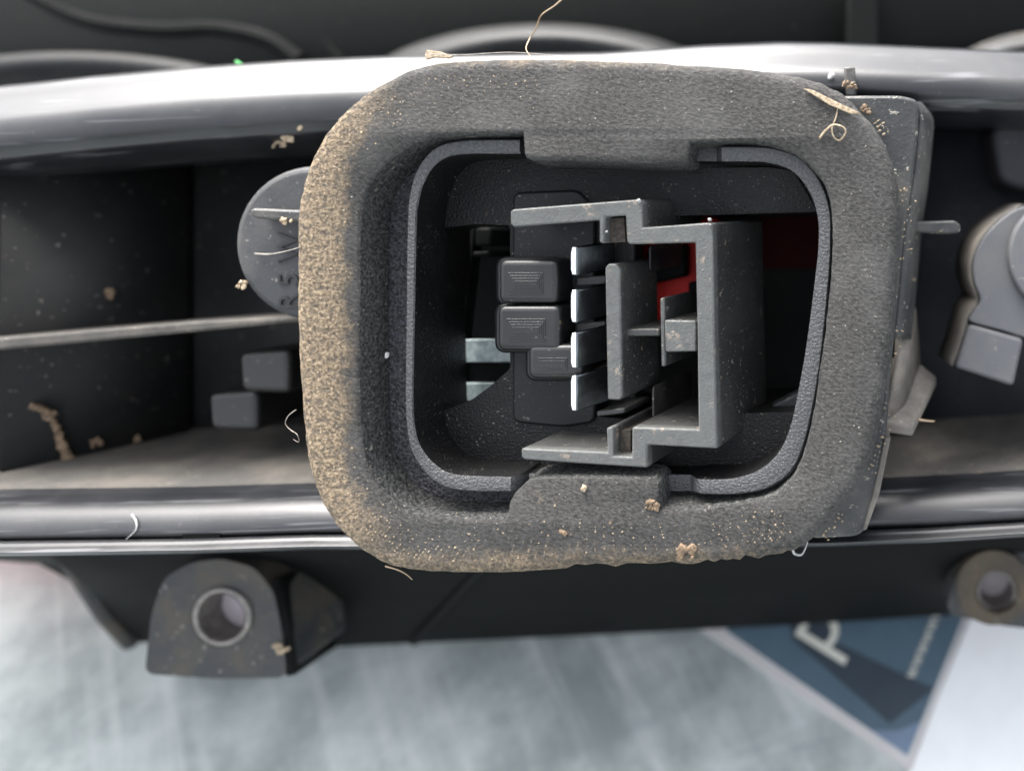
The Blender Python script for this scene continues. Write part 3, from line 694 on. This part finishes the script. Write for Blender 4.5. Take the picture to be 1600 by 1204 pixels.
strand('fibre', [(602, 884, .6), (622, 890, .8), (635, 897, .9), (644, 905, 1.0)], .06, m_hair, 'short crooked fibre hanging under the lower left of the foam seal', 'fibre')
strand('fibre', [(1238, 852, 4.5), (1241, 864, 4.5), (1252, 866, 4.5), (1258, 857, 4.6), (1262, 846, 4.8)], .14, m_web, 'small grey looped shred hanging under the lower right of the foam seal', 'fibre')
strand('fibre', [(1436, 655, 10), (1448, 657, 10), (1460, 658, 10)], .12, m_hair, 'tiny brown bristle beside the dusty bracket on the right', 'fibre')
strand('fibre', [(668, 84, -.1), (720, 86, .6), (800, 82, 1.5), (880, 88, .5)], .05, m_fibre, 'thin white thread along the top edge of the foam seal', 'fibre')
strand('fibre', [(206, 803, 10.0), (213, 815, 9.6), (212, 828, 9.3), (202, 838, 9.3), (197, 842, 9.4)], .09, m_web, 'pale bent fibre lying on the lower rail at the left', 'fibre')
# straw slivers
def sliver(pts, t, label, mat=m_straw, th=.22):
    g = G(); g.prism(pts, t, t + th); return tag(g.build('straw_sliver', mat, origin=P(*pts[0], t), bevel=.04), label, 'straw')
sliver([(1255, 138), (1270, 141), (1315, 163), (1345, 177), (1330, 178), (1296, 164)], -.28, 'pale straw sliver stuck on the rounded upper right corner of the foam seal', m_straw, .2)
sliver([(664, 84), (667, 78), (688, 81), (708, 88), (700, 91), (678, 89), (665, 93)], .6, 'ragged straw chip caught at the top left of the foam seal', m_straw, .25)
sliver([(100, 716), (135, 718), (137, 722), (102, 723)], 22, 'short straw piece on the channel floor at the far left', m_straw, .5)
# crumbs
def crumb(u, v, t, rpx, label, mat, flat_=.6, cat='crumb', name='mud_crumb', group=None):
    c = P(u, v, t); g = G(); R_ = rpx * (D + t) / F
    if rpx > 6.5:
        rr = random.Random(int(u * 7 + v))
        for _ in range(13):
            a = rr.random() * 6.28; q = R_ * (rr.random() ** .6)
            g.chip((math.cos(a) * q, math.sin(a) * q * .75, rr.random() * R_ * flat_ * .5), R_ * rr.uniform(.16, .46), .7 * flat_ + .2, rr)
    else: g.chip((0, 0, 0), R_, flat_)
    o = g.build(name, mat, origin=(0, 0, 0), smooth=60); o.matrix_world = M @ Matrix.Translation(c * MM)
    return tag(o, label, cat, group or {'mud_crumb': 'crumbs of dried mud stuck on the lamp', 'orange_grain': 'orange grains on the collar ledge', 'white_flake': 'white flakes lying on the lamp'}.get(name))
crumb(598, 420, 3.6, 6, 'larger orange grain on the left ledge inside the foam seal', m_orange, cat='grain', name='orange_grain')
crumb(595, 468, 3.6, 4.5, 'smaller orange grain just below the larger one on the left ledge', m_orange, cat='grain', name='orange_grain')
crumb(602, 555, 3.6, 6, 'white flake on the left ledge inside the foam seal', m_flake, cat='flake', name='white_flake')
crumb(697, 726, 5.6, 5, 'white flake at the lower left inside the plug socket', m_flake, cat='flake', name='white_flake')
crumb(374, 100, 22, 5, 'tiny green flake on the top edge of the upper rail', m_green, cat='flake', name='green_flake')
crumb(1299, 119, 12, 6, 'white flake on the upper rail above the seal corner', m_flake, cat='flake', name='white_flake')
crumb(436, 226, 15, 9, 'lower pale mud crumb of the cluster on the upper rail by the seal', m_straw)
crumb(450, 214, 14, 11, 'largest pale mud crumb of the cluster on the upper rail by the seal', m_straw)
crumb(470, 198, 13, 5, 'small round topmost crumb of the cluster on the upper rail', m_straw)
crumb(172, 458, 24.6, 9, 'tan mud crumb on the dark channel wall above the shelf rib', m_mud)
crumb(150, 690, 23.6, 10, 'tan mud crumb on the dark channel wall below the shelf rib', m_mud)
crumb(214, 686, 26.4, 7, 'smaller tan mud crumb to the right on the wall below the shelf rib', m_mud)
crumb(912, 762, -.1, 5, 'pale yellow grain on the bottom tab of the foam seal', m_straw, cat='grain', name='sand_grain')
crumb(1018, 788, -.05, 12, 'brown mud crumb beside the notch at the bottom of the foam seal', m_mud, .35)
crumb(1072, 862, -.05, 15, 'brown mud smear at the lower edge of the foam seal', m_mud, .25)
crumb(880, 832, -.05, 6, 'small brown mud crumb on the lower band of the foam seal', m_mud, .35)
crumb(378, 445, 9.3, 8, 'pale crumb on the left edge of the lettered bulb cap', m_straw, .6)
crumb(447, 345, 7.2, 8, 'pale crumb on the grip rib of the bulb cap', m_straw, .6)
crumb(1425, 437, 10, 6, 'pale crumb on the side flange right of the foam seal', m_mud)
crumb(440, 1010, 24.5, 11, 'yellowish crumb on the edge of the left mounting lug', m_straw)
for k, (u, v, r, lab) in enumerate(((1310, 160, 9, 'brown crumb at the seal corner under the straw sliver'), (1328, 135, 10, 'brown crumb on the pin above the seal corner'), (1352, 172, 8, 'brown crumb between frame plate and seal corner'))):
    crumb(u, v, 5.2, r, lab, m_mud)
# dried mud edge at the far left
g = G()
for i, q in enumerate(spline([(50, 634), (70, 640), (84, 658), (92, 680), (101, 700), (104, 716)], 4, False)):
    g.chip(P(q[0], q[1], 17.3 + q[0] / 292 * 12.9), .42 + .16 * random.random(), .8, n=1)
tag(g.build('mud_clump', m_mud, origin=P(80, 660, 24)), 'curved rim of dried mud in the channel at the far left', 'mud')

# loose grit: fine uncountable grains on the seal, rails and shroud
def grit(name, n, fn, rr, mat):
    g = G(); rnd = random.Random(11 + n)
    for _ in range(n):
        u, v, t = fn(rnd); g.chip(P(u, v, t), rr * (.5 + rnd.random() ** 3 * 1.6), .6, rnd, 1)
    o = g.build(name, mat, smooth=80); tag(o, kind='stuff'); return o
def on_left_band(r):
    s = r.random(); k = int((.62 + .58 * s) * len(ol)) % len(ol); p = ol[k]; q = Vector((934, 493)); d = (q - Vector(p[:2])); d.normalize()
    w_ = 22 + abs(r.gauss(0, 28)); return (p[0] + d.x * w_, p[1] + d.y * w_, .0)
tag(grit('loose_dirt', 1500, on_left_band, .042, m_grain), 'fine tan dirt grains along the left rim of the foam seal', 'dirt')
IN = offset2(ol, -26)
def inside(u, v):
    c = False
    for a, b in zip(IN, IN[1:] + IN[:1]):
        if (a.y > v) != (b.y > v) and u < a.x + (v - a.y) * (b.x - a.x) / (b.y - a.y): c = not c
    return c
def on_face(r):
    while True:
        u, v = r.uniform(480, 1400), r.uniform(100, 890)
        if (u < 560 or u > 1302 or v < 205 or v > 815) and inside(u, v): return (u, v, .0)
tag(grit('loose_grit', 360, on_face, .032, m_fibre), 'tiny pale grit specks scattered over the foam seal face', 'grit')

def by_plate(r):
    k = int((.355 + .25 * r.random() ** 1.3) * len(ol)); p = ol[k]; d = (Vector(p[:2]) - Vector((934, 493))).normalized(); w_ = 2 + abs(r.gauss(0, 8))
    if mnoise.noise(Vector((k * .09, 0, 0))) < -.05: w_ = -20
    return (p[0] + d.x * w_, p[1] + d.y * w_, 5.5)
tag(grit('edge_dirt', 300, by_plate, .07, m_grain), 'tan dirt crumbs packed between the foam seal and the frame plate', 'dirt')
